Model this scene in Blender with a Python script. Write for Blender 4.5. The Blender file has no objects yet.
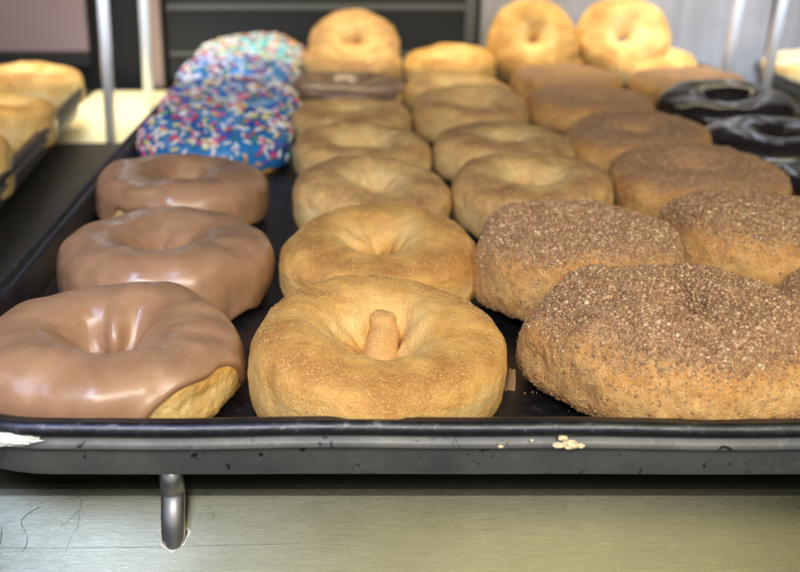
import bpy, math, random
import numpy as np
from mathutils import Vector, Matrix, Euler

CM = 0.01
sc = bpy.context.scene
COL = sc.collection
R = math.radians
random.seed(7)

# ------------------------------------------------------------------ camera
F = 1000.0          # focal length in photo pixels (800 wide)
PITCH = R(21.4)
CAM = Vector((0.0, -24.5, 17.2))      # centimetres
VX = 340.0          # picture column straight ahead of the camera
cd = bpy.data.cameras.new('camera')
cam = bpy.data.objects.new('camera', cd); COL.objects.link(cam)
cam.location = CAM * CM
cam.rotation_euler = (R(90 - 21.05), 0, 0)
cd.sensor_width = 36.0
cd.lens = 36.0 * F / 800.0
cd.shift_x = (400 - VX) / 800.0
cd.clip_start = 0.01; cd.clip_end = 20.0
cd.dof.use_dof = True
cd.dof.focus_distance = 0.32
cd.dof.aperture_fstop = 12.0
sc.camera = cam

# ------------------------------------------------------------------ light
w = bpy.data.worlds.new('World'); sc.world = w; w.use_nodes = True
bg = w.node_tree.nodes['Background']
wn = w.node_tree
_tc = wn.nodes.new('ShaderNodeTexCoord'); _sx = wn.nodes.new('ShaderNodeSeparateXYZ'); wn.links.new(_tc.outputs['Generated'], _sx.inputs[0])
_mr = wn.nodes.new('ShaderNodeMapRange'); wn.links.new(_sx.outputs[0], _mr.inputs[0]); _mr.inputs[1].default_value = -.45; _mr.inputs[2].default_value = .35
_mz = wn.nodes.new('ShaderNodeMapRange'); wn.links.new(_sx.outputs[2], _mz.inputs[0]); _mz.inputs[1].default_value = -.5; _mz.inputs[2].default_value = .1
_c1 = wn.nodes.new('ShaderNodeMix'); _c1.data_type = 'RGBA'; wn.links.new(_mr.outputs[0], _c1.inputs[0])
_c1.inputs[6].default_value = (.42, .50, .82, 1); _c1.inputs[7].default_value = (.60, .58, .38, 1)
_c2 = wn.nodes.new('ShaderNodeMix'); _c2.data_type = 'RGBA'; wn.links.new(_mz.outputs[0], _c2.inputs[0])
wn.links.new(_c1.outputs[2], _c2.inputs[6]); _c2.inputs[7].default_value = (.30, .31, .34, 1)
# the customer's side of the shop is the brighter half
_my = wn.nodes.new('ShaderNodeMapRange'); wn.links.new(_sx.outputs[1], _my.inputs[0]); _my.inputs[1].default_value = .1; _my.inputs[2].default_value = -.8; _my.inputs[3].default_value = .26; _my.inputs[4].default_value = .95
wn.links.new(_c2.outputs[2], bg.inputs[0]); wn.links.new(_my.outputs[0], bg.inputs[1])

def area(name, loc, target, sx, sy, power, col, spread=180):
    l = bpy.data.lights.new(name, 'AREA'); l.shape = 'RECTANGLE'
    l.size = sx * CM; l.size_y = sy * CM; l.energy = power; l.color = col
    l.spread = R(spread)
    o = bpy.data.objects.new(name, l); COL.objects.link(o)
    o.location = Vector(loc) * CM
    d = (Vector(target) - Vector(loc))
    o.rotation_euler = d.to_track_quat('-Z', 'Y').to_euler()
    return o
# daylight and shop light from the customer's side of the glass
area('front_window_lamp', (-15, -34, 36), (0, 8, 2), 20, 10, 1.1, (0.86, 0.90, 1.0))
area('left_tray_fill', (-30, 34, 36), (-28, 38, 2), 18, 34, .24, (1.0, 0.86, 0.58), 80)  # added fill that brightens the left tray
area('front_shop_lamp', (12, -46, 38), (8, 14, 2), 46, 18, 3.2, (1.0, 0.93, 0.80))
# warm light panel in the top front of the case, mirrored in the steel lip
area('warm_front_lamp', (27, -24, 48), (22, 0, 0), 50, 22, 0.75, (1.0, 0.87, 0.33))
# cool tube at the top left, mirrored as the bluish streak in the steel
area('cool_tube_lamp', (-21, -22, 46), (-14, 6, 0), 3, 26, 0.19, (0.46, 0.60, 1.0), 60)
area('cool_left_fill', (-16, 40, 30), (-16.5, 60, 6), 8, 8, .15, (.72, .82, 1.0), 50)  # added fill aimed at the left upright wires to brighten them
area('cool_right_fill', (37, 44, 32), (35.6, 66, 6), 8, 8, .22, (.72, .82, 1.0), 50)  # same added fill for the right upright wires
# warm strip in the top of the case, at the back
area('warm_strip_lamp', (4, 67, 32), (4, 66, 0), 90, 8, 1.2, (1.0, 0.84, 0.52), 95)

sc.view_settings.view_transform = 'Standard'
sc.view_settings.look = 'None'
sc.view_settings.exposure = 0.0
sc.view_settings.gamma = 1.0
sc.render.engine = 'CYCLES'
sc.cycles.use_denoising = True
sc.cycles.max_bounces = 8
sc.cycles.caustics_reflective = False
sc.cycles.caustics_refractive = False

def at(px, py, z):
    """photo pixel -> point in cm on the horizontal plane at height z"""
    v = (286 - py) / F
    dn = math.sin(PITCH) - v * math.cos(PITCH)
    t = (CAM.z - z) / dn
    return ((px - VX) / F * t, CAM.y + t * (math.cos(PITCH) + v * math.sin(PITCH)))

# ------------------------------------------------------------------ numpy noise
_rs = np.random.RandomState(3)
_perm = _rs.permutation(256); _perm = np.concatenate([_perm, _perm, _perm])
_grad = _rs.normal(size=(256, 3)); _grad /= np.linalg.norm(_grad, axis=1)[:, None]
def gnoise(p):
    i = np.floor(p).astype(int); f = p - i; i &= 255
    u = f * f * f * (f * (f * 6 - 15) + 10)
    out = 0
    for dx in (0, 1):
        wx = u[..., 0] if dx else 1 - u[..., 0]
        for dy in (0, 1):
            wy = u[..., 1] if dy else 1 - u[..., 1]
            for dz in (0, 1):
                wz = u[..., 2] if dz else 1 - u[..., 2]
                h = _perm[_perm[_perm[(i[..., 0] + dx) & 255] + ((i[..., 1] + dy) & 255)] + ((i[..., 2] + dz) & 255)]
                g = _grad[h]
                out = out + wx * wy * wz * (g[..., 0] * (f[..., 0] - dx) + g[..., 1] * (f[..., 1] - dy) + g[..., 2] * (f[..., 2] - dz))
    return out
def fbm(p, o=3):
    s = 0; a = 1
    for k in range(o):
        s = s + a * gnoise(p * 2 ** k + 17.3 * k); a *= .5
    return s
def sstep(a, b, x):
    t = np.clip((x - a) / (b - a), 0, 1); return t * t * (3 - 2 * t)

# ------------------------------------------------------------------ materials
def mat(name):
    m = bpy.data.materials.new(name); m.use_nodes = True
    nt = m.node_tree; b = nt.nodes['Principled BSDF']
    return m, nt, b
def N(nt, t, **kw):
    n = nt.nodes.new(t)
    for k, v in kw.items(): setattr(n, k, v)
    return n
def noise(nt, scale, detail=3, vec=None, rough=.5, dist=0):
    n = N(nt, 'ShaderNodeTexNoise'); n.inputs['Scale'].default_value = scale
    n.inputs['Detail'].default_value = detail; n.inputs['Roughness'].default_value = rough
    n.inputs['Distortion'].default_value = dist
    if vec is None:
        tc = nt.nodes.get('TC') or N(nt, 'ShaderNodeTexCoord'); tc.name = 'TC'
        vec = tc.outputs['Object']
    nt.links.new(vec, n.inputs['Vector'])
    return n
def ramp(nt, src, stops, interp='LINEAR'):
    r = N(nt, 'ShaderNodeValToRGB'); r.color_ramp.interpolation = interp
    e = r.color_ramp.elements
    while len(e) > 2: e.remove(e[-1])
    for i, (p, c) in enumerate(stops):
        el = e[i] if i < 2 else e.new(p)
        el.position = p; el.color = (*c, 1) if len(c) == 3 else c
    nt.links.new(src, r.inputs[0]); return r
def mixc(nt, fac, a, b, mode='MIX'):
    m = N(nt, 'ShaderNodeMix', data_type='RGBA', blend_type=mode)
    for sock, v in ((m.inputs[0], fac), (m.inputs[6], a), (m.inputs[7], b)):
        if hasattr(v, 'links') or hasattr(v, 'is_linked'): nt.links.new(v, sock)
        elif isinstance(v, (int, float)): sock.default_value = v
        else: sock.default_value = (*v, 1)
    return m.outputs[2]
def bump(nt, b, hs):
    prev = None
    for src, strength, dist in hs:
        n = N(nt, 'ShaderNodeBump'); n.inputs['Strength'].default_value = strength
        n.inputs['Distance'].default_value = dist
        nt.links.new(src, n.inputs['Height'])
        if prev: nt.links.new(prev.outputs[0], n.inputs['Normal'])
        prev = n
    nt.links.new(prev.outputs[0], b.inputs['Normal'])

def dough(name, light, mid, dark, grain=0.5, rough=.62, speck=None, mott=.45, top=None):
    """fried dough: pale line round the side, browner crest, paler dip, all carried by the 'crust' value of the mesh"""
    m, nt, b = mat(name)
    n1 = noise(nt, 90, 4, dist=.3); n2 = noise(nt, 260, 4); n3 = noise(nt, 1900, 2); n4 = noise(nt, 650, 3)
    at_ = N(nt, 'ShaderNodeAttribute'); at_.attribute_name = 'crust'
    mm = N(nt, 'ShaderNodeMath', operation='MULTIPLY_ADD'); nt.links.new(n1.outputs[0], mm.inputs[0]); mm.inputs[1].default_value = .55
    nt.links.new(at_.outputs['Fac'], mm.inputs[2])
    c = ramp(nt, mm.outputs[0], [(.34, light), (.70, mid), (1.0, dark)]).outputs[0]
    f = ramp(nt, n2.outputs[0], [(.35, (.80, .70, .58)), (.6, (1.10, 1.09, 1.06))]).outputs[0]
    c = mixc(nt, mott, c, f, 'MULTIPLY')
    if top:
        t = N(nt, 'ShaderNodeAttribute'); t.attribute_name = 'topside'
        tc_ = mixc(nt, ramp(nt, n4.outputs[0], [(.4, (0, 0, 0)), (.6, (1, 1, 1))]).outputs[0], top[0], top[1])
        c = mixc(nt, t.outputs['Fac'], c, tc_)
        dk = ramp(nt, n4.outputs[0], [(.30, (1, 1, 1)), (.42, (0, 0, 0))]).outputs[0]
        c = mixc(nt, dk, c, top[0])
    if speck:
        sp = ramp(nt, n3.outputs[0], [(.52, (0, 0, 0)), (.68, (.8, .8, .8))]).outputs[0]
        c = mixc(nt, sp, c, speck)
    nt.links.new(c, b.inputs['Base Color'])
    b.inputs['Roughness'].default_value = rough
    b.inputs['Specular IOR Level'].default_value = .35
    b.inputs['Subsurface Weight'].default_value = .25
    b.inputs['Subsurface Radius'].default_value = (1, .45, .15)
    b.inputs['Subsurface Scale'].default_value = .003
    bump(nt, b, [(n2.outputs[0], .13, .0010), (n4.outputs[0], .35, .0007), (n3.outputs[0], grain, .0005)])
    return m

M = {}
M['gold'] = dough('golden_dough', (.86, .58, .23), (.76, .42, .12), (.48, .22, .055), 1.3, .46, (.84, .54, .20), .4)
M['tan'] = dough('tan_dough', (.80, .59, .27), (.65, .40, .145), (.38, .19, .062), .8, .55, (.84, .64, .38))
M['bright'] = dough('yellow_dough', (.86, .68, .34), (.80, .52, .18), (.58, .31, .09), .5, .6)
M['cinn'] = dough('cinnamon_dough', (.74, .45, .17), (.62, .32, .095), (.38, .17, .05), 1.0, .7, (.78, .52, .26), .7, top=((.27, .14, .075), (.44, .255, .145)))
M['raw'] = dough('plain_dough', (.86, .66, .30), (.76, .46, .14), (.55, .27, .07), .5, .5)
M['finger'] = dough('browned_dough', (.66, .37, .125), (.58, .29, .085), (.44, .20, .06), .8, .6, (.84, .58, .30))
M['mocha'] = dough('mocha_dough', (.27, .18, .12), (.20, .125, .08), (.13, .08, .05), .5, .5)
M['raw'] = dough('plain_dough', (.80, .58, .25), (.70, .42, .13), (.55, .27, .07), .5, .5)

def icing(name, a, c2, rough, coat, sss=.15, streak=None, bs=.35):
    m, nt, b = mat(name)
    n1 = noise(nt, 70, 3); n2 = noise(nt, 700, 2); n3 = noise(nt, 130, 2, dist=.2)
    c = ramp(nt, n1.outputs[0], [(.35, a), (.65, c2)]).outputs[0]
    if streak:
        s = ramp(nt, n3.outputs[0], [(.6, (0, 0, 0)), (.75, (.6, .6, .6))]).outputs[0]
        c = mixc(nt, s, c, streak)
    nt.links.new(c, b.inputs['Base Color'])
    rr = ramp(nt, n3.outputs[0], [(.3, (rough * .75,) * 3), (.7, (rough * 1.35,) * 3)]).outputs[0]
    nt.links.new(rr, b.inputs['Roughness'])
    b.inputs['Coat Weight'].default_value = coat
    b.inputs['Coat Roughness'].default_value = .08 if rough < .25 else .24
    b.inputs['Subsurface Weight'].default_value = sss
    b.inputs['Subsurface Radius'].default_value = (1, .5, .25)
    b.inputs['Subsurface Scale'].default_value = .002
    bump(nt, b, [(n3.outputs[0], bs, .0012), (n2.outputs[0], .08, .0005)])
    return m
M['maple'] = icing('maple_icing', (.33, .175, .092), (.42, .235, .13), .30, .4, streak=(.48, .29, .17), bs=.2)
M['choc'] = icing('chocolate_icing', (.012, .008, .008), (.022, .014, .012), .14, 0, .0, bs=.06)
M['glaze'] = icing('clear_glaze', (.80, .52, .20), (.88, .64, .32), .22, .7, bs=.2)
M['blue'] = icing('blue_icing', (.008, .13, .42), (.02, .22, .56), .35, .3)
M['turq'] = icing('turquoise_icing', (.06, .42, .55), (.12, .55, .66), .35, .3)
M['mochaice'] = icing('mocha_icing', (.17, .10, .065), (.25, .16, .11), .3, .4)

def plain(name, col, rough=.5, metal=0, spec=.5):
    m, nt, b = mat(name); b.inputs['Base Color'].default_value = (*col, 1)
    b.inputs['Roughness'].default_value = rough; b.inputs['Metallic'].default_value = metal
    b.inputs['Specular IOR Level'].default_value = spec
    return m
SPR = {k: plain('sprinkle_' + k, c, .4) for k, c in dict(white=(.82, .82, .85), pink=(.80, .10, .28), red=(.65, .05, .05),
       orange=(.85, .35, .10), yellow=(.85, .75, .25), green=(.03, .30, .20), violet=(.14, .05, .50), navy=(.02, .05, .45)).items()}

def grain_mat(name, stops):
    m, nt, b = mat(name)
    a = N(nt, 'ShaderNodeAttribute'); a.attribute_name = 'tone'
    c = ramp(nt, a.outputs['Fac'], stops).outputs[0]
    nt.links.new(c, b.inputs['Base Color'])
    b.inputs['Roughness'].default_value = .45
    b.inputs['Subsurface Weight'].default_value = .25
    b.inputs['Subsurface Radius'].default_value = (1, .6, .3)
    b.inputs['Subsurface Scale'].default_value = .001
    return m
M['crumb'] = grain_mat('cinnamon_sugar', [(0, (.25, .13, .06)), (.4, (.40, .23, .12)), (.8, (.52, .33, .18)), (.97, (.62, .43, .26)), (1, (.80, .64, .42))])
M['sugar'] = grain_mat('fine_sugar', [(0, (.52, .28, .09)), (.5, (.72, .44, .16)), (1, (.88, .66, .34))])
M['coco'] = grain_mat('shredded_coconut', [(0, (.70, .62, .45)), (1, (.9, .86, .74))])

# dark non-stick pan
m, nt, b = mat('dark_pan_metal'); M['pan'] = m
n1 = noise(nt, 60, 5); n2 = noise(nt, 900, 3); n3 = noise(nt, 240, 6, rough=.7)
c = ramp(nt, n1.outputs[0], [(.35, (.05, .051, .06)), (.65, (.085, .087, .10))]).outputs[0]
s = ramp(nt, n3.outputs[0], [(.60, (0, 0, 0)), (.70, (1, 1, 1))]).outputs[0]
c = mixc(nt, s, c, (.22, .22, .23)); nt.links.new(c, b.inputs['Base Color'])
b.inputs['Metallic'].default_value = .88
rr = ramp(nt, n3.outputs[0], [(.35, (.30,) * 3), (.7, (.52,) * 3)]).outputs[0]
nt.links.new(rr, b.inputs['Roughness'])
bump(nt, b, [(n1.outputs[0], .3, .002), (n2.outputs[0], .15, .0003)])

m, nt, b = mat('scuffed_lightened_pan'); M['pan_out'] = m
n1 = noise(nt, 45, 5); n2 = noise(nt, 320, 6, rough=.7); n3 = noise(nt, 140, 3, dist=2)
c = ramp(nt, n1.outputs[0], [(.35, (.12, .12, .122)), (.65, (.18, .178, .165))]).outputs[0]  # outer wall colour lightened to stand for reflected light; scuffs on top
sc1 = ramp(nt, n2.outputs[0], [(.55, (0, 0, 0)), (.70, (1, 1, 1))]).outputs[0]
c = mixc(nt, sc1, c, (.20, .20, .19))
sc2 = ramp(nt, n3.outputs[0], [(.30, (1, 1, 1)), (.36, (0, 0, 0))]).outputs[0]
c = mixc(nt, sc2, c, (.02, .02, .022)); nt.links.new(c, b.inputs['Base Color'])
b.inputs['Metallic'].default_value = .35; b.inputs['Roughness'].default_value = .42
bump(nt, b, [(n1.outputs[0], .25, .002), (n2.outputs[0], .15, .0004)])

# brushed steel
def steel(name, col, rough, sx, sy, sz, strength=.12):
    m, nt, b = mat(name)
    tc = N(nt, 'ShaderNodeTexCoord'); tc.name = 'TC'
    mp = N(nt, 'ShaderNodeMapping'); nt.links.new(tc.outputs['Object'], mp.inputs[0])
    mp.inputs['Scale'].default_value = (sx, sy, sz)
    a = noise(nt, 1, 4, mp.outputs[0], .7)
    mp2 = N(nt, 'ShaderNodeMapping'); nt.links.new(tc.outputs['Object'], mp2.inputs[0])
    mp2.inputs['Scale'].default_value = (sx * 5, sy * 2.4, sz); mp2.inputs['Rotation'].default_value = (0, 0, .02)
    a2 = noise(nt, 1, 2, mp2.outputs[0])
    n3 = noise(nt, 45, 5)
    c = ramp(nt, a.outputs[0], [(.3, tuple(x * .80 for x in col)), (.7, tuple(min(1, x * 1.1) for x in col))]).outputs[0]
    d = ramp(nt, n3.outputs[0], [(.3, (.80, .80, .80)), (.6, (1, 1, 1))]).outputs[0]
    c = mixc(nt, .6, c, d, 'MULTIPLY')
    nt.links.new(c, b.inputs['Base Color']); b.inputs['Metallic'].default_value = 1
    rr = ramp(nt, a2.outputs[0], [(.3, (rough * .85,) * 3), (.7, (rough * 1.2,) * 3)]).outputs[0]
    nt.links.new(rr, b.inputs['Roughness'])
    bump(nt, b, [(a.outputs[0], strength, .0004), (a2.outputs[0], strength, .0002)])
    return m, nt, b
M['steel'], snt, sb = steel('brushed_steel', (.175, .172, .122), .30, 60, 5200, 5200, .10)
sb.inputs['Anisotropic'].default_value = .85
_cx = N(snt, 'ShaderNodeCombineXYZ'); _cx.inputs[1].default_value = .77; _cx.inputs[2].default_value = .64; snt.links.new(_cx.outputs[0], sb.inputs['Tangent'])
M['steel_wall'], _, sb = steel('vertical_brushed_steel', (.50, .51, .56), .5, 90, 20, 2, .02)
sb.inputs['Metallic'].default_value = .25
M['chrome'] = plain('bright_wire', (.92, .95, 1.0), .3, .25)
M['chrome_worn'] = plain('worn_wire', (.80, .79, .76), .34, 1)
M['gap_shade'] = plain('gap_shade_black', (.045, .04, .036), .6)
M['black'] = plain('black_plastic', (.012, .013, .016), .45)
M['charcoal'] = plain('charcoal_metal', (.022, .025, .028), .45, .2)
M['greyline'] = plain('grey_trim', (.13, .14, .14), .45, .3)
M['mauve'] = plain('mauve_board', (.30, .22, .25), .5)
M['post'] = plain('brown_trim', (.42, .31, .29), .4)
M['lit_steel'] = plain('cream_lit_steel', (.85, .78, .50), .7)
M['dirt'] = plain('dark_fibre', (.03, .025, .02), .8)
M['paste'] = plain('dried_white_icing', (.72, .72, .66), .6)
M['flake'] = plain('dry_glaze_flake', (.42, .26, .15), .5)
M['scale'] = plain('lime_scale', (.55, .54, .48), .8)

# ------------------------------------------------------------------ mesh helpers
def link(name, me, mt=None, parent=None):
    o = bpy.data.objects.new(name, me); COL.objects.link(o)
    if mt is not None and not me.materials: me.materials.append(mt)
    if parent is not None: o.parent = parent
    return o
def mesh(name, v, faces, mt=None, smooth=True):
    """v (n,3) cm, faces (m,k) int array or list"""
    me = bpy.data.meshes.new(name)
    if isinstance(faces, np.ndarray):
        n, k = faces.shape
        me.vertices.add(len(v)); me.vertices.foreach_set('co', (np.asarray(v, dtype=np.float32) * CM).ravel())
        me.loops.add(n * k); me.loops.foreach_set('vertex_index', faces.astype(np.int32).ravel())
        me.polygons.add(n); me.polygons.foreach_set('loop_start', (np.arange(n) * k).astype(np.int32))
        me.update(calc_edges=True)
    else:
        me.from_pydata([Vector(p) * CM for p in v], [], faces); me.update()
    if smooth: me.polygons.foreach_set('use_smooth', [True] * len(me.polygons))
    if mt is not None: me.materials.append(mt)
    me.validate()
    return me
def grid_faces(nu, nv, wrap_u=True, wrap_v=False):
    iu = np.arange(nu if wrap_u else nu - 1); iv = np.arange(nv if wrap_v else nv - 1)
    U, V = np.meshgrid(iu, iv, indexing='ij')
    a = U * nv + V; b_ = ((U + 1) % nu) * nv + V
    c_ = ((U + 1) % nu) * nv + (V + 1) % nv; d_ = U * nv + (V + 1) % nv
    return np.stack([a, b_, c_, d_], -1).reshape(-1, 4)
def tag(o, label=None, cat=None, group=None, kind=None):
    for k, v in (('label', label), ('category', cat), ('group', group), ('kind', kind)):
        if v: o[k] = v
    return o
def boxv(x0, x1, y0, y1, z0, z1, bev=0.0):
    import bmesh
    bm = bmesh.new(); bmesh.ops.create_cube(bm, size=1)
    for v in bm.verts:
        v.co = Vector(((x0 if v.co.x < 0 else x1), (y0 if v.co.y < 0 else y1), (z0 if v.co.z < 0 else z1))) * CM
    if bev: bmesh.ops.bevel(bm, geom=bm.edges[:], offset=bev * CM, segments=3, affect='EDGES', profile=.5)
    me = bpy.data.meshes.new('box'); bm.to_mesh(me); bm.free()
    return me
def box(name, x0, x1, y0, y1, z0, z1, mt, bev=0.0, parent=None):
    me = boxv(x0, x1, y0, y1, z0, z1, bev); me.name = name
    return link(name, me, mt, parent)
def tube(name, pts, rad, mt, parent=None, seg=14, smooth_pts=True):
    pts = [Vector(p) for p in pts]
    if smooth_pts and len(pts) > 2:
        out = []
        for i in range(len(pts) - 1):
            p0 = pts[max(i - 1, 0)]; p1 = pts[i]; p2 = pts[i + 1]; p3 = pts[min(i + 2, len(pts) - 1)]
            for k in range(6):
                t = k / 6
                out.append(.5 * ((2 * p1) + (p2 - p0) * t + (2 * p0 - 5 * p1 + 4 * p2 - p3) * t * t + (3 * p1 - p0 - 3 * p2 + p3) * t ** 3))
        out.append(pts[-1]); pts = out
    V_ = []; n = len(pts)
    for i, p in enumerate(pts):
        d = (pts[min(i + 1, n - 1)] - pts[max(i - 1, 0)]).normalized()
        a = d.cross(Vector((0.13, .97, .2))).normalized(); bb = d.cross(a)
        r_ = rad if not callable(rad) else rad(i / (n - 1))
        for k in range(seg):
            t = 2 * math.pi * k / seg
            V_.append(p + (a * math.cos(t) + bb * math.sin(t)) * r_)
    fs = [(i * seg + k, i * seg + (k + 1) % seg, (i + 1) * seg + (k + 1) % seg, (i + 1) * seg + k) for i in range(n - 1) for k in range(seg)]
    fs.append(tuple(range(seg))[::-1]); fs.append(tuple((n - 1) * seg + k for k in range(seg)))
    return link(name, mesh(name, V_, fs, mt), None, parent)

# ------------------------------------------------------------------ doughnut surface
class Ring:
    def __init__(s, rad=4.3, b=1.75, hole=.5, seed=0, lump=1.0, crest=.58, sx=1, sy=1, nub=None, pucker=.06, dent=None, eo=.64, dip=2.1, zt=.72):
        s.dip, s.zt = dip, zt
        s.rad, s.b, s.hole, s.seed, s.lump, s.crest = rad, b, hole, seed, lump, crest
        s.sx, s.sy, s.nub, s.pucker, s.dent, s.eo = sx, sy, nub, pucker, dent, eo
        s.rt = np.random.RandomState(seed + 11).uniform(0, 6.28, 12)
    def __call__(s, U, V):
        f = s.rt
        rad = s.rad * (1 + .016 * np.sin(2 * U + f[0]) + .014 * np.sin(3 * U + f[1]) + .008 * np.sin(5 * U + f[2]))
        hole = s.hole * (1 + .35 * np.sin(2 * U + f[3]) + .25 * np.sin(3 * U + f[4]))
        bh = s.b * (1 + .07 * np.sin(U + f[5]) + .05 * np.sin(2 * U + f[6]) + .025 * np.sin(4 * U + f[7]))
        rc = rad * (s.crest + .03 * np.sin(2 * U + f[8]))
        c, sn = np.cos(V), np.sin(V)
        out = np.sign(c) * np.abs(c) ** s.eo
        x = np.where(c > 0, (rad - rc) * out, (rc - hole) * np.sign(c) * np.abs(c) ** 1.0)
        z = bh * np.sign(sn) * np.abs(sn) ** np.where(c > 0, np.where(sn > 0, s.zt, .5), s.dip)
        # flat bottom
        zb = -.80 * bh
        z = np.where(z < zb * .8, zb * .8 + (zb * .2) * np.tanh((z - zb * .8) / (zb * .2)), z)
        r = rc + x
        px, py = r * np.cos(U), r * np.sin(U)
        nx = np.where(c > 0, c / np.maximum(rad - rc, .2), c / np.maximum(rc - hole, .2)); nz = sn / bh
        L = np.sqrt(nx * nx + nz * nz) + 1e-6; nx, nz = nx / L, nz / L
        n = np.stack([nx * np.cos(U), nx * np.sin(U), nz], -1)
        p = np.stack([px, py, z], -1)
        q = p + s.seed * 7.7
        d = s.lump * (.26 * gnoise(q * .42) + .11 * gnoise(q * 1.05 + 3) + .045 * fbm(q * 2.6, 3) + .010 * gnoise(q * 11))
        inner = sstep(.2, -.9, c) * sstep(-.4, .3, sn)
        d = d + s.pucker * inner * np.sin(U * 9 + 2.5 * gnoise(q * .5) * 3 + f[9]) * 1.3
        d = d + s.pucker * .12 * sstep(-.5, .6, c) * np.sin(U * 23 + 6 * gnoise(q * .7) + f[10]) * sstep(-.6, .5, sn)
        if s.nub:
            for (u0, v0, su, sv, h) in s.nub:
                du = np.angle(np.exp(1j * (U - u0))); dv = np.angle(np.exp(1j * (V - v0)))
                d = d + h * np.exp(-(du / su) ** 2 - (dv / sv) ** 2)
        # keep bottom calm
        d = d * (1 - .7 * sstep(-.5, -.95, sn))
        p = p + n * d[..., None]
        p[..., 0] *= s.sx; p[..., 1] *= s.sy
        return p, n

def ring_mesh(name, S, nu, nv, mt):
    U, V = np.meshgrid(np.linspace(0, 2 * np.pi, nu, endpoint=False), np.linspace(-np.pi, np.pi, nv, endpoint=False), indexing='ij')
    p, _ = S(U, V)
    me = mesh(name, p.reshape(-1, 3), grid_faces(nu, nv, True, True), mt)
    if len(me.vertices) == nu * nv:
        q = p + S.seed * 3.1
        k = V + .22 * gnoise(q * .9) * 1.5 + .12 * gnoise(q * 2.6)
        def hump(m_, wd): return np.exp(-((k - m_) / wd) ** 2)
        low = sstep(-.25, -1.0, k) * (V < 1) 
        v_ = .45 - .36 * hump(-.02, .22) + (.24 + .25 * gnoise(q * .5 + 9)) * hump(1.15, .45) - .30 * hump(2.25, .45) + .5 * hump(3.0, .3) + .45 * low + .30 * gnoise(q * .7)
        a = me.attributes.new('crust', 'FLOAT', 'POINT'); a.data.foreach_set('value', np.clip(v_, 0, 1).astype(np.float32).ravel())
        a = me.attributes.new('topside', 'FLOAT', 'POINT'); a.data.foreach_set('value', sstep(.25, .95, np.sin(k) * (np.sin(V) > -.2)).astype(np.float32).ravel())
    return me

def icing_mesh(name, S, nu, ns, mt, thick=.13, low=-.25, wav=.25, inner=-.3, gaps=(), seed=0, drips=()):
    """a poured shell over the top of the ring, from a wavy outer edge down into the hole"""
    u1 = np.linspace(0, 2 * np.pi, nu, endpoint=False)
    q = np.stack([np.cos(u1) * 1.6, np.sin(u1) * 1.6, np.full_like(u1, seed * 3.3)], -1)
    edge = low + wav * 1.6 * gnoise(q) + wav * .8 * gnoise(q * 2.7) + wav * .25 * gnoise(q * 7)
    for (u0, wd, h) in gaps:
        du = np.angle(np.exp(1j * (u1 - u0))); edge = edge + h * np.exp(-(du / wd) ** 4)
    for (u0, wd, h) in drips:
        du = np.angle(np.exp(1j * (u1 - u0))); edge = edge - h * np.exp(-(du / wd) ** 2)
    sv = np.linspace(0, 1, ns) ** 1.0
    sv = .5 - .5 * np.cos(np.pi * sv)
    U = np.repeat(u1[:, None], ns, 1)
    end = np.pi - inner
    V = edge[:, None] + (end - edge[:, None]) * sv[None, :]
    p, n = S(U, V)
    g = p * 1
    dist = sv[None, :] * (end - edge[:, None]) * 1.8      # roughly cm along the surface
    ds = np.minimum(dist, (1 - sv[None, :]) * (end - edge[:, None]) * 1.8 + .0)
    t = np.clip(ds / .22, 0, 1)
    prof = np.sqrt(np.clip(1 - (1 - t) ** 2, 0, 1)) * (1 + .35 * np.exp(-((dist - .35) / .25) ** 2))
    prof = prof * thick * (1 + .5 * gnoise(g * .8 + seed)) - .03 * (1 - t)
    # recompute true normals from the grid
    du = np.roll(p, -1, 0) - np.roll(p, 1, 0); dv = np.gradient(p, axis=1)
    nn = np.cross(du, dv); ln = np.linalg.norm(nn, axis=-1, keepdims=True) + 1e-9; nn = nn / ln
    sg = np.sign(np.sum(nn * n, -1, keepdims=True)); nn = nn * np.where(sg == 0, 1, sg)
    p = p + nn * prof[..., None]
    # soften: icing fills small lumps
    for _ in range(26 if nu > 400 else 10):
        sm = (np.roll(p, 1, 0) + np.roll(p, -1, 0) + p) / 3
        sm[:, 1:-1] = (sm[:, 1:-1] + sm[:, :-2] + sm[:, 2:]) / 3
        p[:, 2:-2] = sm[:, 2:-2]
    return mesh(name, p.reshape(-1, 3), grid_faces(nu, ns, True, False), mt)

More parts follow.
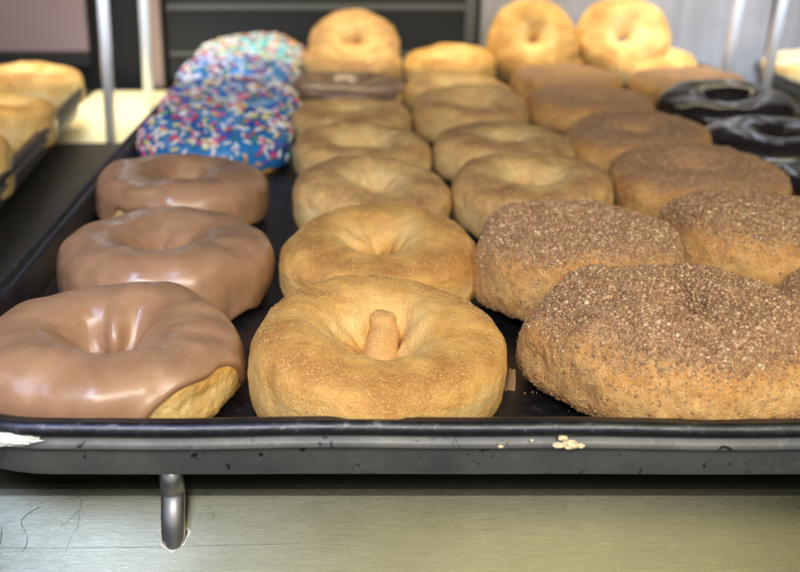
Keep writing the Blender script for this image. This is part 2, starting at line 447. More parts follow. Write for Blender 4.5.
ICO_V = None
def ico():
    t = (1 + 5 ** .5) / 2
    v = np.array([(-1, t, 0), (1, t, 0), (-1, -t, 0), (1, -t, 0), (0, -1, t), (0, 1, t), (0, -1, -t), (0, 1, -t), (t, 0, -1), (t, 0, 1), (-t, 0, -1), (-t, 0, 1)], float)
    v /= np.linalg.norm(v[0])
    f = np.array([(0, 11, 5), (0, 5, 1), (0, 1, 7), (0, 7, 10), (0, 10, 11), (1, 5, 9), (5, 11, 4), (11, 10, 2), (10, 7, 6), (7, 1, 8), (3, 9, 4), (3, 4, 2), (3, 2, 6), (3, 6, 8), (3, 8, 9), (4, 9, 5), (2, 4, 11), (6, 2, 10), (8, 6, 7), (9, 8, 1)])
    return v, f
def grains(name, S, n, rmin, rmax, mt, seed, vmin=-.6, vmax=2.9, top=1.0, lift=.3, long=1.0, patchy=0.0, cu=None):
    rs = np.random.RandomState(seed)
    U = rs.uniform(0, 2 * np.pi, n * 4); V = rs.uniform(vmin, vmax, n * 4)
    p, nr = S(U, V)
    prob = .36 + .64 * sstep(.35, 1.1, np.sin(V)) * top + .0
    dens = gnoise(p * .55 + seed)
    prob = prob * np.clip(1 + patchy * dens * 3, .05, 2)
    # area correction
    rr = np.hypot(p[:, 0], p[:, 1]) / S.rad
    keep = rs.uniform(0, 1, n * 4) < prob * np.clip(rr, .1, 1)
    idx = np.where(keep)[0][:n]
    p, nr, V = p[idx], nr[idx], V[idx]; n = len(idx)
    size = rmin + (rmax - rmin) * rs.uniform(0, 1, n) ** 3.2
    size = size * (.38 + .62 * sstep(.2, .9, np.sin(V)))
    iv, f = ico()
    A = rs.normal(size=(n, 3, 3)); Q, _ = np.linalg.qr(A)
    sc_ = rs.uniform(.65, 1.25, (n, 1, 3)); sc_[:, :, 0] *= long
    loc = iv[None] * (1 + rs.uniform(-.18, .18, (n, 12, 1))) * sc_
    loc = np.einsum('nij,njk->nik', loc, Q)
    pts = (p + nr * (size * lift)[:, None])[:, None, :] + loc * size[:, None, None]
    faces = (f[None] + (np.arange(n) * 12)[:, None, None]).reshape(-1, 3)
    me = mesh(name, pts.reshape(-1, 3), faces, mt, smooth=False)
    at_ = me.attributes.new('tone', 'FLOAT', 'POINT')
    tone = np.repeat(np.clip(rs.uniform(0, 1, n) ** 1.2 + .15 * (1 - sstep(.1, .8, np.sin(V))), 0, 1), 12)
    if len(me.vertices) == len(tone): at_.data.foreach_set('value', tone.astype(np.float32))
    return me

_sp = {}
def sprinkle_mesh(colr):
    if colr in _sp: return _sp[colr]
    seg, rad, L = 7, .088, .25
    V_, rows = [], [(-L, 0.3), (-L * .86, .85), (-L * .6, 1), (L * .6, 1), (L * .86, .85), (L, .3)]
    for x, k in rows:
        for i in range(seg):
            a = 2 * math.pi * i / seg; V_.append((x, math.cos(a) * rad * k, math.sin(a) * rad * k))
    fs = [(j * seg + i, j * seg + (i + 1) % seg, (j + 1) * seg + (i + 1) % seg, (j + 1) * seg + i) for j in range(5) for i in range(seg)]
    fs += [tuple(range(seg)), tuple(5 * seg + i for i in range(seg))]
    _sp[colr] = mesh('sprinkle_' + colr, V_, fs, SPR[colr]); return _sp[colr]
KEYS = ['white'] * 13 + ['pink'] * 4 + ['red'] * 2 + ['orange'] * 2 + ['yellow'] * 3 + ['green'] * 2 + ['violet'] * 2 + ['navy'] * 2
KEYS_PALE = ['white'] * 8 + ['yellow'] * 3 + ['pink'] * 2 + ['red'] * 3 + ['orange'] * 2 + ['green']
def sprinkles(S, root, ice, n, seed, keys, toward):
    """the 100 that face the customer are single parts, the rest one mass"""
    rs = np.random.RandomState(seed)
    U = rs.uniform(0, 2 * np.pi, n * 3); V = rs.uniform(-.1, 2.6, n * 3)
    p, nr = S(U, V)
    keep = rs.uniform(0, 1, n * 3) < np.clip(np.hypot(p[:, 0], p[:, 1]) / S.rad, .1, 1)
    idx = np.where(keep)[0][:n]; p, nr = p[idx], nr[idx]
    score = nr @ np.array(toward)
    order = np.argsort(-score - rs.uniform(0, .25, len(score)))
    big_v, big_f, mats = [], [], []
    rest = {}
    for j, i in enumerate(order):
        n_ = Vector(nr[i]).normalized(); t = n_.orthogonal().normalized()
        ang = rs.uniform(0, 6.28); t = Matrix.Rotation(ang, 3, n_) @ t
        t = (t + n_ * rs.normal() * .18).normalized(); bvec = n_.cross(t).normalized(); n2 = t.cross(bvec)
        Mx = Matrix((t, bvec, n2)).transposed().to_4x4()
        pos = Vector(p[i]) + n_ * (.20 + rs.uniform(-.03, .04))
        key = keys[rs.randint(len(keys))]
        if j < 100:
            Mx.translation = pos * CM
            o = link('sprinkle', sprinkle_mesh(key), None, root); o.matrix_local = Mx
        else:
            Mx.translation = pos; rest.setdefault(key, []).append(Mx)
    # the rest: one object with several material slots
    me = bpy.data.meshes.new('sprinkles'); vv, ff, mi = [], [], []
    for k, (key, ms) in enumerate(rest.items()):
        src = sprinkle_mesh(key); me.materials.append(SPR[key])
        co = [v.co / CM for v in src.vertices]
        for Mx in ms:
            b0 = len(vv); vv += [(Mx @ c_) * CM for c_ in co]
            for pl in src.polygons: ff.append([b0 + x for x in pl.vertices]); mi.append(k)
    me.from_pydata(vv, [], ff); me.update(); me.polygons.foreach_set('material_index', mi)
    me.polygons.foreach_set('use_smooth', [True] * len(ff))
    o = link('sprinkles', me, None, root); o['kind'] = 'stuff'

# ================================================================== the setting
# steel shelf with a round hole for the wire (modelled as a dark-rimmed opening)
YB, SL = 2.4, .84
prof = [(73.2, -.8), (73.2, 0)] + [(73.2 - 70.2 * k / 6, 0) for k in range(1, 7)] + [(2.8, -.02), (2.6, -.08), (2.4, -.2)] + [(2.4 - d, -.2 - SL * d) for d in (1, 2, 4, 8)] + [(-5.6, -7.7)]
ap0 = (2.4, -.2)
V_ = [(x, y, z) for x in (-75, 95) for y, z in prof]
n = len(prof)
fs = [(k, k + 1, n + k + 1, n + k) for k in range(n - 1)] + [(n - 1, 0, n, 2 * n - 1)] + [tuple(range(n))[::-1], tuple(range(n, 2 * n))]
shelf = link('shelf', mesh('shelf', V_, fs, M['steel'], False)); shelf['kind'] = 'structure'
def lip(px, py, off=0.0):
    """photo pixel -> point on the sloping steel lip of the shelf"""
    v = (286 - py) / F
    dy = math.cos(PITCH) + v * math.sin(PITCH); dz = -(math.sin(PITCH) - v * math.cos(PITCH))
    t = (CAM.z - ap0[1] + SL * (ap0[0] - CAM.y)) / (SL * dy - dz)
    nn = Vector((0, -SL, 1)).normalized()
    return Vector(((px - VX) / F * t, CAM.y + t * dy, CAM.z + t * dz)) + nn * off
# back of the case
bw = box('back_wall', -80, 100, 78, 80, -14, 30, M['black']); bw['kind'] = 'structure'
fl = box('floor_below', -80, 100, -60, 77.9, -16, -14, M['black']); fl['kind'] = 'structure'

o = box('sliding_door', -16.8, 13.2, 75.0, 75.8, 0.6, 26, M['charcoal'], .1)
tag(o, 'dark charcoal sliding door panel behind the middle tray', 'door')
for z0, z1, y0, y1 in ((3.1, 3.45, 74.55, 74.98), (7.45, 7.9, 74.4, 74.98)):  # upper strip is trim; lower one is the tray rim's reflection, modelled in
    box('trim_reflection_strip', -16.6, 13.0, y0, y1, z0, z1, M['greyline'], .05, o)
box('edge_profile', 12.0, 13.1, 74.3, 74.74, 0.7, 26, M['greyline'], .08, o)
o = box('door_post', -18.7, -17.3, 74.4, 75.6, 0.0, 26, M['post'], .2)
tag(o, 'brownish upright door post left of the dark door', 'post')
o = box('steel_panel', 13.6, 60, 75.2, 76, -.5, 26, M['steel_wall'], .08)
tag(o, 'pale grey brushed steel panel behind the right-hand doughnuts', 'panel')
box('seam_strip', 41.7, 42.2, 74.9, 75.18, 0, 26, M['charcoal'], .05, o)
box('fold', 24.6, 25.0, 74.95, 75.18, 0, 26, M['steel_wall'], .1, o)
o = box('notice_board', -60, -24.4, 74.2, 75, 3.5, 22, M['mauve'], .15)
tag(o, 'mauve pink board at the back behind the left tray', 'board')
box('lower_edge', -60, -24.3, 74.0, 74.18, 2.2, 3.4, M['charcoal'], .05, o)

# ================================================================== trays
def tray_loop(x0, x1, y0, y1, inset, rc, n=12):
    xs0, xs1, ys0, ys1 = x0 + inset, x1 - inset, y0 + inset, y1 - inset
    r = max(rc - inset, .3); pts = []
    for cx, cy, a0 in ((xs1 - r, ys0 + r, -90), (xs1 - r, ys1 - r, 0), (xs0 + r, ys1 - r, 90), (xs0 + r, ys0 + r, 180)):
        for k in range(n + 1):
            a = R(a0 + 90 * k / n); pts.append((cx + r * math.cos(a), cy + r * math.sin(a)))
    # subdivide the long runs so that small dents show
    out = []
    for i in range(len(pts)):
        a, b_ = pts[i], pts[(i + 1) % len(pts)]
        L = math.hypot(b_[0] - a[0], b_[1] - a[1]); m_ = 60 if L > 8 else 1
        for k in range(m_): out.append((a[0] + (b_[0] - a[0]) * k / m_, a[1] + (b_[1] - a[1]) * k / m_))
    return out
RIM = 3.6
def tray(name, x0, x1, y0, y1, zb, rim, label, loc=None, rz=0):
    root = bpy.data.objects.new(name, None); COL.objects.link(root)
    root.empty_display_size = .05
    tag(root, label, 'baking tray', 'dark baking trays in the case')
    # profile (inset, z): underside -> outer wall -> rolled rim -> inner wall -> floor
    prof = [(8, zb), (.9, zb), (.72, zb + .02), (.60, zb + .08), (.54, zb + .16), (.40, rim - .98), (.37, rim - .90), (.16, rim - .82), (.12, rim - .76), (.20, rim - .66), (.26, rim - .48)]
    body = prof + [(.36, rim - .25), (.40, rim - .10), (.62, rim - .09), (.78, rim - .14), (.88, rim - .25), (1.15, zb + .7), (1.3, zb + .50), (1.5, zb + .42), (1.8, zb + .4), (8, zb + .4)]
    def loft(nm, prof, closed, par, cap=False):
        loops = [tray_loop(x0, x1, y0, y1, i_, 5.0) for i_, z in prof]
        nl = len(loops[0]); V_ = []
        for (i_, z), lp in zip(prof, loops):
            for k, (x, y) in enumerate(lp):
                wob = .03 * math.sin(x * .31 + y * .17 + 1) + .02 * math.sin(x * .83 + 2)
                V_.append((x, y, z + wob * (1 if z > zb + .4 else .3)))
        fs = [(j * nl + k, j * nl + (k + 1) % nl, ((j + 1) % len(prof)) * nl + (k + 1) % nl, ((j + 1) % len(prof)) * nl + k) for j in range(len(prof) - (0 if closed else 1)) for k in range(nl)]
        if cap:
            fs.append(tuple(range(nl))[::-1]); fs.append(tuple((len(prof) - 1) * nl + k for k in range(nl)))
        return link(nm, mesh(nm, V_, fs, M['pan']), None, par)
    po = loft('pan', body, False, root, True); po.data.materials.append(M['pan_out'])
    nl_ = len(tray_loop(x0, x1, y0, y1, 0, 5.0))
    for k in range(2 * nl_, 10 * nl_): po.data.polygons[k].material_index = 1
    c0, cz, rr = .24, rim - .20, .23
    loft('rolled_rim', [(c0 - rr * math.cos(a), cz + rr * math.sin(a)) for a in [2 * math.pi * k / 14 for k in range(14)]], True, root)
    if loc: root.location = Vector(loc) * CM; root.rotation_euler.z = rz
    return root
ZB = 1.62
FLOOR = ZB + .4
T1 = tray('baking_tray', -13.3, 33.0, 0, 69.5, ZB, RIM, 'long dark tray in the middle with five rows of doughnuts')
T2 = tray('baking_tray', -36, 0, -45, 0, ZB, RIM, 'dark tray at the left holding glazed doughnuts', (-20.1, 57.2, 0), R(4.5))
T3 = tray('baking_tray', 0, 36, -50, 0, ZB - .5, RIM - .5, 'dark tray at the right holding coconut doughnuts', (38.2, 73.0, 0), R(-1))
# runners that carry the trays
HP = lip(174, 528)
for i, (x, lab) in enumerate(((HP.x, 'steel wire runner under the middle tray ending in the shelf hole'), (24.5, 'steel wire runner under the right half of the middle tray'))):
    pts = [(x, 70, ZB - .38), (x, 30, ZB - .38), (x, 5, ZB - .38), (x, 2.6, ZB - .36), (x, 1.75, ZB - .6), (HP.x, HP.y + .38, HP.z + 1.3), (HP.x, HP.y + .06, HP.z + .5), (HP.x, HP.y, HP.z - .4)] if i == 0 else [(x, 70, ZB - .38), (x, 30, ZB - .38), (x, 6, ZB - .38), (x, 5.2, ZB - .6), (x, 4.8, -.3)]
    o = tube('wire_runner', pts, .37, M['chrome_worn'], seg=24)
    tag(o, lab, 'wire runner', 'wire runners under the trays')
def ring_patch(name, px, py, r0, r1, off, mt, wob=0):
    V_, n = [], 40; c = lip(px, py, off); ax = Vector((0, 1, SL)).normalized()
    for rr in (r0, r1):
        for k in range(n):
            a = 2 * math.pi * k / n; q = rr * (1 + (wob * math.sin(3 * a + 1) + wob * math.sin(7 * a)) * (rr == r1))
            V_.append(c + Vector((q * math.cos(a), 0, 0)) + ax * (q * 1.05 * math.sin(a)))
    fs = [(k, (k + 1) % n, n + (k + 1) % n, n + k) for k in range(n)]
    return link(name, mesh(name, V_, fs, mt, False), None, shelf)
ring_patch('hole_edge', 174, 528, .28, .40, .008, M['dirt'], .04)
ring_patch('scale_deposit', 174, 529, .38, .44, .004, M['scale'], .10)

# upright wires between the trays
def rod(px0, py0, px1, yw, lab, zt=30):
    # foot on the shelf at picture (px0, py0); leans slightly
    fx, fy = at(px0, py0, 0.0)
    o = tube('upright_wire', [(fx, fy, 0), (fx + px1 * .35, fy, 8), (fx + px1, fy, zt)], .42, M['chrome'], seg=20, smooth_pts=False)
    tag(o, lab, 'upright wire', 'bright upright wires beside the trays')
rod(111, 136, .6, 0, 'bright upright wire nearest the left tray of glazed doughnuts')
rod(149, 104, .4, 0, 'bright upright wire at the far left corner of the middle tray')
for x, y, lab in ((33.6, 63.7, 'bright upright wire at the far right corner of the middle tray'), (33.6, 55.2, 'bright upright wire nearest the right tray of coconut doughnuts')):
    o = tube('upright_wire', [(x, y, 0), (x + .35, y, 8), (x + 1.6, y, 30)], .40, M['chrome'], seg=20, smooth_pts=False)
    tag(o, lab, 'upright wire', 'bright upright wires beside the trays')
o = box('lit_steel_sheet', -23.5, -13.9, 50.5, 72.6, .01, .05, M['lit_steel'])  # cream sheet takes the place of warm light on the bare steel
tag(o, 'cream yellow sheet painted as warm-lit steel on the shelf between the left and middle trays', 'lit_steel')

o = box('gap_shade_strip', -25, -14.2, -1, 50.2, .01, .07, M['gap_shade'])  # dark strip added where the gap between the trays is in shade
tag(o, 'black strip standing in for the shade in the gap between the left and middle trays', 'gap_shade')

# ================================================================== doughnuts
TOW = (0, -.93, .37)
def empty(name, loc, rot, label, cat, group):
    r_ = bpy.data.objects.new(name, None); COL.objects.link(r_)
    r_.location = Vector(loc) * CM; r_.rotation_euler = rot; r_.empty_display_size = .02
    return tag(r_, label, cat, group)
def lowest(S, rot):
    U, V = np.meshgrid(np.linspace(0, 6.283, 48), np.linspace(-3.14, 3.14, 36))
    p, _ = S(U, V); Rm = np.array(rot.to_matrix())
    return float((p.reshape(-1, 3) @ Rm.T)[:, 2].min())
def doughnut(px, py, width, kind, label, group, b=1.75, tilt=0, roll=0, rz=0, hole=.5, seed=0, res=1, lift=0, nub=None, z=3.55, pucker=.018, lump=1, crest=.58, floor=FLOOR, ext=None, pos=None, eo=.64, ice=None, sy=1.0, dip=2.1, zt=.72):
    ext = ext or {}
    # width is the picture width; the real radius follows from its distance
    if pos is None:
        x, y = at(px, py, z)
        rot = Euler((R(tilt), R(roll), R(rz)), 'XYZ')
        depth = (y - CAM.y) * math.cos(PITCH) + (CAM.z - z) * math.sin(PITCH)
        rad = width / F * depth / 2
    else:
        x, y, rad = pos; rot = Euler((R(tilt), R(roll), R(rz)), 'XYZ')
    b = b * .77
    S = Ring(rad=rad / 1.02, b=b, hole=hole, seed=seed, nub=nub, pucker=pucker, lump=lump, crest=crest, eo=eo, sy=sy, dip=dip, zt=zt)
    zc = floor - lowest(S, rot) + lift
    names = dict(maple='maple_doughnut', gold='sugar_doughnut', tan='sugar_doughnut', bright='plain_doughnut', cinn='cinnamon_doughnut', choc='chocolate_doughnut',
                 blue='sprinkle_doughnut', turq='sprinkle_doughnut', glaze='glazed_doughnut', coco='coconut_doughnut', mocha='mocha_doughnut')
    root = empty(names[kind], (x, y, zc), rot, label, 'doughnut', group)
    nu, nv = ((560, 300), (320, 180), (180, 110))[res]
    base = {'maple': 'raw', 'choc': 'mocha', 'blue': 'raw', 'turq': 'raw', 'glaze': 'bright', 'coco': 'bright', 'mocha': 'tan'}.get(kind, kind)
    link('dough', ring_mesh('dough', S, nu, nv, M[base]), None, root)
    if kind in ('maple', 'choc', 'blue', 'turq', 'glaze', 'mocha'):
        mk = {'mocha': 'mochaice'}.get(kind, kind)
        kw = dict(thick=.14, low=-.35, wav=.3, seed=seed)
        if kind == 'glaze': kw.update(thick=.04, low=-.5)
        if ice: kw.update(ice)
        io = link('icing', icing_mesh('icing', S, nu, nv // 2, M[mk], **kw), None, root)
        if kind in ('blue', 'turq'):
            sprinkles(S, root, io, (560 if kind == 'turq' else 480), seed + 5, KEYS if kind == 'blue' else KEYS_PALE, Euler(rot).to_matrix().transposed() @ Vector(TOW))
    if kind == 'cinn':
        n = (24000, 7000, 2500)[res]
        g = link('cinnamon_sugar', grains('cinnamon_sugar', S, n, .016, (.095, .07, .07)[res], M['crumb'], seed + 1, patchy=.6, lift=.15, **ext), None, root); g['kind'] = 'stuff'
    if kind in ('gold',) and res == 0:
        g = link('sugar_grains', grains('sugar_grains', S, 12000, .007, .021, M['sugar'], seed + 1, vmin=-1.0, vmax=3.4, top=.5, lift=.2), None, root); g['kind'] = 'stuff'
    if kind == 'coco':
        g = link('coconut_shreds', grains('coconut_shreds', S, 900, .06, .12, M['coco'], seed + 1, long=2.4), None, root); g['kind'] = 'stuff'
    return root
GM, GB, GS, GC, GK, GP = 'maple iced doughnuts', 'blue iced doughnuts with sprinkles', 'plain sugared doughnuts', 'cinnamon sugar doughnuts', 'dark chocolate iced doughnuts', 'pale plain doughnuts at the back'

# column 1
doughnut(112, 350, 262, 'maple', 'large maple iced doughnut in the front left corner of the tray', GM, seed=1, res=0, hole=.8, sy=.93, b=1.75, tilt=3, rz=15, pucker=.0, lump=1.5,
         ice=dict(thick=.15, low=-.55, gaps=((R(-52), .55, .95),), wav=.22, inner=-.2), nub=[(R(78), 2.55, .22, .4, .5), (R(40), 2.5, .35, .4, -.2), (R(110), 2.5, .3, .5, -.15), (R(-75), .9, .5, .3, .12), (R(-110), .5, .3, .3, .10)])
doughnut(165, 255, 212, 'maple', 'maple iced doughnut second from the front, with a knob of icing in its hole', GM, seed=2, res=0, hole=.5, b=1.75, tilt=2, pucker=.0, lump=1.3,
         ice=dict(thick=.15, low=-.75, wav=.15, gaps=((R(-38), .22, .35),), drips=((R(-52), .12, .3),)), nub=[(R(70), 2.85, .45, .4, .55), (R(-65), .3, .16, .5, .2), (R(20), 1.9, .5, .3, -.12)])
doughnut(182, 184, 172, 'maple', 'maple iced doughnut just before the blue sprinkled ones', GM, seed=3, res=1, hole=.5, b=1.7, tilt=-2, pucker=.01, ice=dict(low=-.5, gaps=((R(-115), .4, .55),), wav=.2))
for i, (px, py, wd, k, lab, tl) in enumerate((
        (215, 133, 150, 'blue', 'blue iced doughnut crowded with sprinkles, right behind the maple ones', 4),
        (230, 104, 134, 'blue', 'blue iced sprinkled doughnut second from the maple ones', 6),
        (240, 81, 122, 'blue', 'blue iced sprinkled doughnut just in front of the turquoise one', 8),
        (252, 60, 108, 'turq', 'turquoise iced doughnut with mostly white sprinkles at the back left', 10))):
    doughnut(px, py, wd, k, lab, GB, seed=10 + i, res=1 if i == 0 else 2, b=1.7, tilt=tl, hole=.6)
# column 2
doughnut(376, 350, 264, 'gold', 'golden sugared doughnut at the front middle with a finger of dough in its hole', GS, seed=21, res=0, hole=.7, b=1.85, tilt=4, pucker=.03, lump=.9, crest=.62, eo=.58,
         nub=[(R(190), 2.9, .5, .5, .35), (R(-25), 2.6, .3, .5, -.12)])
FING = [o for o in COL.objects if o.get('label', '').startswith('golden sugared doughnut at the front middle')][0]
fo = tube('dough_finger', [(.06, -.25, -.7), (.10, .25, -.15), (.18, .75, .28), (.27, 1.2, .58), (.33, 1.5, .74), (.37, 1.75, .80)], lambda t: (.74 - .44 * t) * math.sqrt(max(.0004, 1 - (max(0, t - .8) / .2) ** 2)), M['finger'], FING, seg=28)
for v in fo.data.vertices:
    c_ = v.co / CM; k = gnoise(np.array([[c_.x * 1.6 + 5, c_.y * 1.6, c_.z * 1.6]]))[0]; v.co += v.normal * float(k) * .26 * CM
doughnut(377, 252, 198, 'gold', 'golden sugared doughnut second from the front with a small fold in its hole', GS, seed=22, res=0, hole=0.55, b=1.7, tilt=5, pucker=.03, nub=[(R(150), 2.8, .45, .5, .5)], crest=0.6, dip=1.6)
doughnut(372, 192, 162, 'tan', 'sugared doughnut third from the front with a pale white-dusted dimple', GS, seed=23, res=1, hole=0.5, b=1.65, tilt=7, nub=[(R(190), 2.7, .6, .5, .3)], crest=0.55, dip=1.5, rz=40)
doughnut(361, 149, 140, 'tan', 'tan sugared doughnut fourth from the front in the second row', GS, seed=24, res=1, hole=0.7, b=1.75, tilt=2, crest=0.64, dip=2.6, roll=3)
doughnut(351, 114, 124, 'tan', 'tan sugared doughnut in front of the mocha iced one', GS, seed=25, res=2, hole=0.25, b=1.7, tilt=2, crest=0.5, dip=1.0)
doughnut(346, 87, 116, 'mocha', 'greyish brown mocha iced doughnut in the second row', 'mocha iced doughnut', seed=26, res=2, hole=.5, b=1.8, tilt=1, ice=dict(low=.1))
doughnut(354, 64, 100, 'tan', 'pale doughnut lying flat at the foot of the upright one near the dark door', GP, seed=27, res=2, hole=.5, b=1.8, tilt=9)
doughnut(0, 0, 0, 'tan', 'pale doughnut propped upright with a wide open hole before the dark door', GP, seed=28, res=2, hole=.45, b=1.6, tilt=38, dip=1.4, pos=(1.3, 65.6, 4.1), crest=.62)
# column 3
doughnut(667, 345, 280, 'cinn', 'large cinnamon crumb doughnut at the front right of the tray', GC, seed=31, res=0, hole=.12, b=2.35, tilt=-2, pucker=.0, lump=1.6, crest=.36, eo=.60, zt=.98, nub=[(R(60), 2.0, .9, .5, -.25), (R(-60), 1.2, .4, .3, .12)])
doughnut(577, 264, 208, 'cinn', 'domed cinnamon doughnut second from the front, hole hidden', GC, seed=32, res=0, hole=.12, b=2.45, tilt=-3, pucker=.0, lump=1.3, crest=.38, eo=.58, zt=.92, ext=dict(top=.8))
doughnut(531, 192, 164, 'tan', 'golden doughnut with white-dusted ridge behind the domed cinnamon one', GS, seed=33, res=1, hole=0.6, b=1.85, tilt=5, crest=0.58, dip=1.8, roll=-3)
doughnut(503, 145, 145, 'tan', 'tan doughnut with a white fleck in the third row', GS, seed=34, res=1, hole=0.35, b=1.65, tilt=3, crest=0.52, dip=1.2, roll=3)
doughnut(470, 109, 120, 'tan', 'smooth tan doughnut in the middle of the third row', GS, seed=35, res=2, hole=0.7, b=1.9, tilt=4, crest=0.6, dip=2.4)
doughnut(458, 85, 110, 'tan', 'tan doughnut just in front of the bright yellow one in the third row', GS, seed=36, res=2, hole=.45, b=1.5, tilt=3)
doughnut(450, 64, 94, 'bright', 'bright yellow plain doughnut at the far end of the third row', GP, seed=37, res=2, hole=.3, b=1.75, tilt=8)
# column 4
doughnut(752, 240, 190, 'cinn', 'dark topped cinnamon doughnut at the right edge behind the front one', GC, seed=41, res=0, hole=.15, b=2.4, tilt=-3, pucker=.02, lump=1.2, crest=.42, eo=.62, zt=.9)
doughnut(697, 180, 184, 'cinn', 'cinnamon doughnut with a small dark slit hole', GC, seed=42, res=1, hole=0.45, b=1.8, tilt=3, crest=0.5, dip=2.2)
doughnut(635, 137, 147, 'cinn', 'cinnamon doughnut fourth from the front in the fourth row', GC, seed=43, res=1, hole=0.3, b=1.75, tilt=2, ext=dict(top=.7), crest=0.46, dip=1.2, roll=-4)
doughnut(590, 103, 130, 'cinn', 'cinnamon doughnut touching the first chocolate iced one from the left side', GC, seed=44, res=2, hole=.4, b=1.7, tilt=1, ext=dict(top=.5), roll=4)
doughnut(565, 76, 112, 'cinn', 'greyish cinnamon doughnut just before the upright yellow one', GC, seed=45, res=2, hole=.4, b=1.7, tilt=1, ext=dict(top=.5))
doughnut(539, 57, 96, 'bright', 'bright yellow doughnut lying below the upright yellow one', GP, seed=46, res=2, hole=.4, b=1.6, tilt=6)
doughnut(0, 0, 0, 'bright', 'bright yellow doughnut propped upright with a pinched hole', GP, seed=47, res=2, hole=.2, b=1.7, tilt=54, pos=(17.0, 65.6, 4.05))
# column 5
doughnut(892, 316, 240, 'cinn', 'cinnamon doughnut cut off by the right edge of the picture', GC, seed=51, res=1, hole=.2, b=1.9, tilt=0)
doughnut(848, 182, 168, 'choc', 'chocolate iced doughnut nearest the front, cut by the right edge', GK, seed=52, res=1, hole=.6, b=1.6)
doughnut(777, 140, 150, 'choc', 'chocolate iced doughnut in the middle of the three dark ones', GK, seed=53, res=1, hole=.3, b=1.7, tilt=2, dip=1.2, lump=.6, ice=dict(low=-.8))
doughnut(724, 104, 130, 'choc', 'chocolate iced doughnut farthest back with a wide open hole', GK, seed=54, res=1, hole=.8, b=1.7, tilt=5, dip=1.5, lump=.6, ice=dict(low=-.8))
doughnut(688, 79, 114, 'cinn', 'light cinnamon doughnut behind the farthest chocolate one', GC, seed=55, res=2, hole=.4, b=1.6, tilt=2, ext=dict(top=.3))
doughnut(645, 59, 104, 'bright', 'orange yellow doughnut lying below the upright one by the steel panel', GP, seed=56, res=2, hole=.4, b=1.6, tilt=5)
doughnut(0, 0, 0, 'bright', 'orange brown doughnut propped upright with a dark round hole by the steel panel', GP, seed=57, res=2, hole=.3, b=1.7, tilt=52, pos=(25.0, 65.8, 4.15))
# left tray
GL = 'glazed doughnuts in the left tray'
for i, (px, py, wd, lab) in enumerate(((28, 82, 108, 'pale golden glazed doughnut at the back corner of the left tray'),
                                       (3, 118, 108, 'shiny glazed doughnut second in the left tray'),
                                       (-42, 163, 112, 'glazed doughnut nearest the front of the left tray'))):
    doughnut(px, py, wd, 'glaze', lab, GL, seed=60 + i, res=2, hole=.25, b=2.1, lump=.8, pucker=.02, ice=dict(low=-.8))
# right tray
for i, (px, py, lab) in enumerate(((818, 58, 'white coconut covered doughnut in the right tray'),)):
    doughnut(px, py, 104, 'coco', lab, 'coconut doughnuts in the right tray', seed=70 + i, res=2, hole=.4, b=1.5)

# ================================================================== small things
def scrap(name, cx, cy, cz, sx, sy, sz, mt, label, cat, group=None, seed=0, rot=0):
    iv, f = ico(); rs = np.random.RandomState(seed)
    import bmesh
    bm = bmesh.new(); vs = [bm.verts.new(v) for v in iv]
    for t in f: bm.faces.new([vs[k] for k in t])
    bmesh.ops.subdivide_edges(bm, edges=bm.edges[:], cuts=4, use_grid_fill=True)
    for v in bm.verts:
        d = v.co.normalized(); k = 1 + .55 * float(gnoise(np.array([[d.x * 1.7 + seed, d.y * 1.7, d.z * 1.7]]))[0]) + .45 * float(gnoise(np.array([[d.x * 4.7 + seed, d.y * 4.7, d.z * 4.7]]))[0])
        v.co = Vector((d.x * sx * k, d.y * sy * k, d.z * sz * k)) * CM
    me = bpy.data.meshes.new(name); bm.to_mesh(me); bm.free()
    o = link(name, me, mt); o.location = Vector((cx, cy, cz)) * CM; o.rotation_euler.z = rot
    return tag(o, label, cat, group)
M['pc'] = plain('pale_crumb', (.80, .66, .42), .7)
LEDGE = RIM - .74
for i, (px, dx, s_, lab) in enumerate(((572, 0, .22, 'largest pale crumb on the ledge of the front rim'), (560, .0, .15, 'pale crumb left of the largest one on the front rim'),
                                       (563, 0, .13, 'pale crumb sitting above the others on the front rim'), (582, 0, .12, 'pale crumb right of the largest one on the front rim'),
                                       (533, 0, .05, 'tiny lone speck of crumb left of the crumb pile'), (502, 0, .07, 'tiny flat crumb farthest left on the front rim'))):
    x = (px - VX) / F * 27.9
    zz = LEDGE + s_ * .45 + (.28 if i == 2 else 0) + (.2 if i == 4 else 0)
    scrap('crumb', x, .12 if i != 2 else .05, zz, s_, s_ * .5, s_ * .55, M['pc'], lab, 'crumb', 'pale crumbs on the front rim', seed=i + 3)
# dried icing smear on the rim at the left corner
scrap('icing_smear', -9.35, .12, RIM - .50, .85, .12, .20, M['paste'], 'white dried icing smear on the left end of the front rim', 'icing smear', seed=9)
for i, (x, z) in enumerate(((-8.6, ZB + .22), (-8.1, ZB + .18), (-7.75, ZB + .12))):
    scrap('scuff_flake', x, .95 - .0, z, .22, .03, .05, M['scale'], ('pale scuff flake at the lower left of the pan', 'middle pale scuff flake low on the pan', 'rightmost pale scuff flake low on the pan')[i], 'flake', 'scuff flakes on the pan', seed=20 + i)
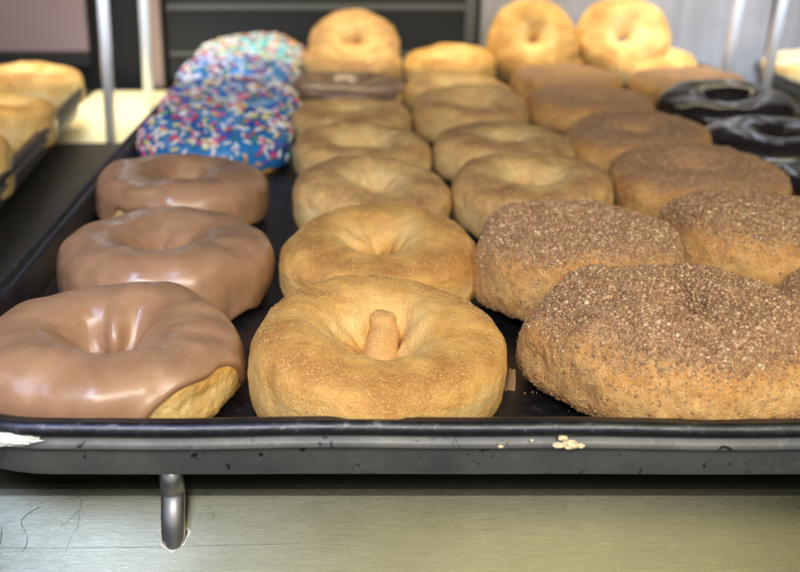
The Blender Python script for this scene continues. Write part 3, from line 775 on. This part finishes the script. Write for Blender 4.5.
# thin flake of dried glaze standing between two front doughnuts
fx, fy = at(511, 352, 3.2)
V_ = []; fs = []
for side in (0, 1):
    for i in range(7):
        for j in range(5):
            x = (i / 6 - .5) * .34 * (1 - .8 * j / 4); z = (j / 4) * .75 - .1
            V_.append((x + .05 * math.sin(z * 4), .22 * math.sin(i * .8) * (1 - j * .1) + side * .03, z + .05 * math.sin(i * 1.3 + 1) * (j / 4)))
for s_ in (0, 1):
    for i in range(6):
        for j in range(4):
            a = s_ * 35 + i * 5 + j; q = (a, a + 5, a + 6, a + 1); fs.append(q if s_ == 0 else q[::-1])
o = link('glaze_flake', mesh('glaze_flake', V_, fs, M['flake'])); o.location = Vector((fx, fy, FLOOR)) * CM; o.rotation_euler = (0, R(8), R(50)); o.scale = (.8, .8, 1.1)
tag(o, 'thin flake of dried glaze standing between the front golden and cinnamon doughnuts', 'flake')
# hair-thin fibres and scratches on the steel
fib = [([(40, 500), (22, 514), (28, 531), (24, 545)], .012, 'curled dark fibre near the left edge of the shelf'),
       ([(78, 488), (82, 500), (70, 513), (62, 520)], .010, 'short bent fibre on the shelf below the tray corner'),
       ([(66, 545), (72, 530), (78, 520), (80, 505)], .008, 'thin straight fibre at the bottom left of the shelf'),
       ([(208, 500), (214, 506), (213, 513)], .010, 'small fibre just right of the bent wire'),
       ([(2, 520), (2, 532), (-1, 542)], .012, 'hooked fibre at the extreme left of the shelf'),
       ([(150, 480), (158, 488), (163, 497)], .008, 'fine fibre in the shade left of the bent wire')]
for pts, r_, lab in fib:
    P = [lip(a, b_, .012 + .02 * (k % 2)) for k, (a, b_) in enumerate(pts)]
    o = tube('fibre', P, r_ * .55, M['dirt'], seg=6); tag(o, lab, 'fibre', 'dark fibres on the steel shelf')
o = tube('scratch', [lip(-30, 541), lip(120, 541), lip(300, 537)], .006, M['dirt'], shelf, seg=5)

# cinnamon sugar spilled on the pan floor between the doughnuts
rs = np.random.RandomState(91); iv, f = ico(); pts, tones = [], []
for k in range(2600):
    x = rs.uniform(4.5, 31) if rs.uniform() < .75 else rs.uniform(-10, 8); y = rs.uniform(1.9, 60)
    r_ = .012 + .045 * rs.uniform() ** 3
    if gnoise(np.array([[x * .6, y * .6, 3.3]]))[0] + rs.uniform(-.3, .3) < .0: continue
    pts.append(iv * r_ * (1 + rs.uniform(-.25, .25, (12, 1))) + np.array([x, y, FLOOR + r_ * .6])); tones += [rs.uniform()] * 12
n = len(pts)
me = mesh('spilled_sugar', np.concatenate(pts), (f[None] + (np.arange(n) * 12)[:, None, None]).reshape(-1, 3), M['crumb'], False)
a = me.attributes.new('tone', 'FLOAT', 'POINT'); a.data.foreach_set('value', np.array(tones, dtype=np.float32))
o = link('spilled_sugar', me); tag(o, 'fine cinnamon sugar spilled on the dark floor of the middle tray', 'sugar', kind='stuff')
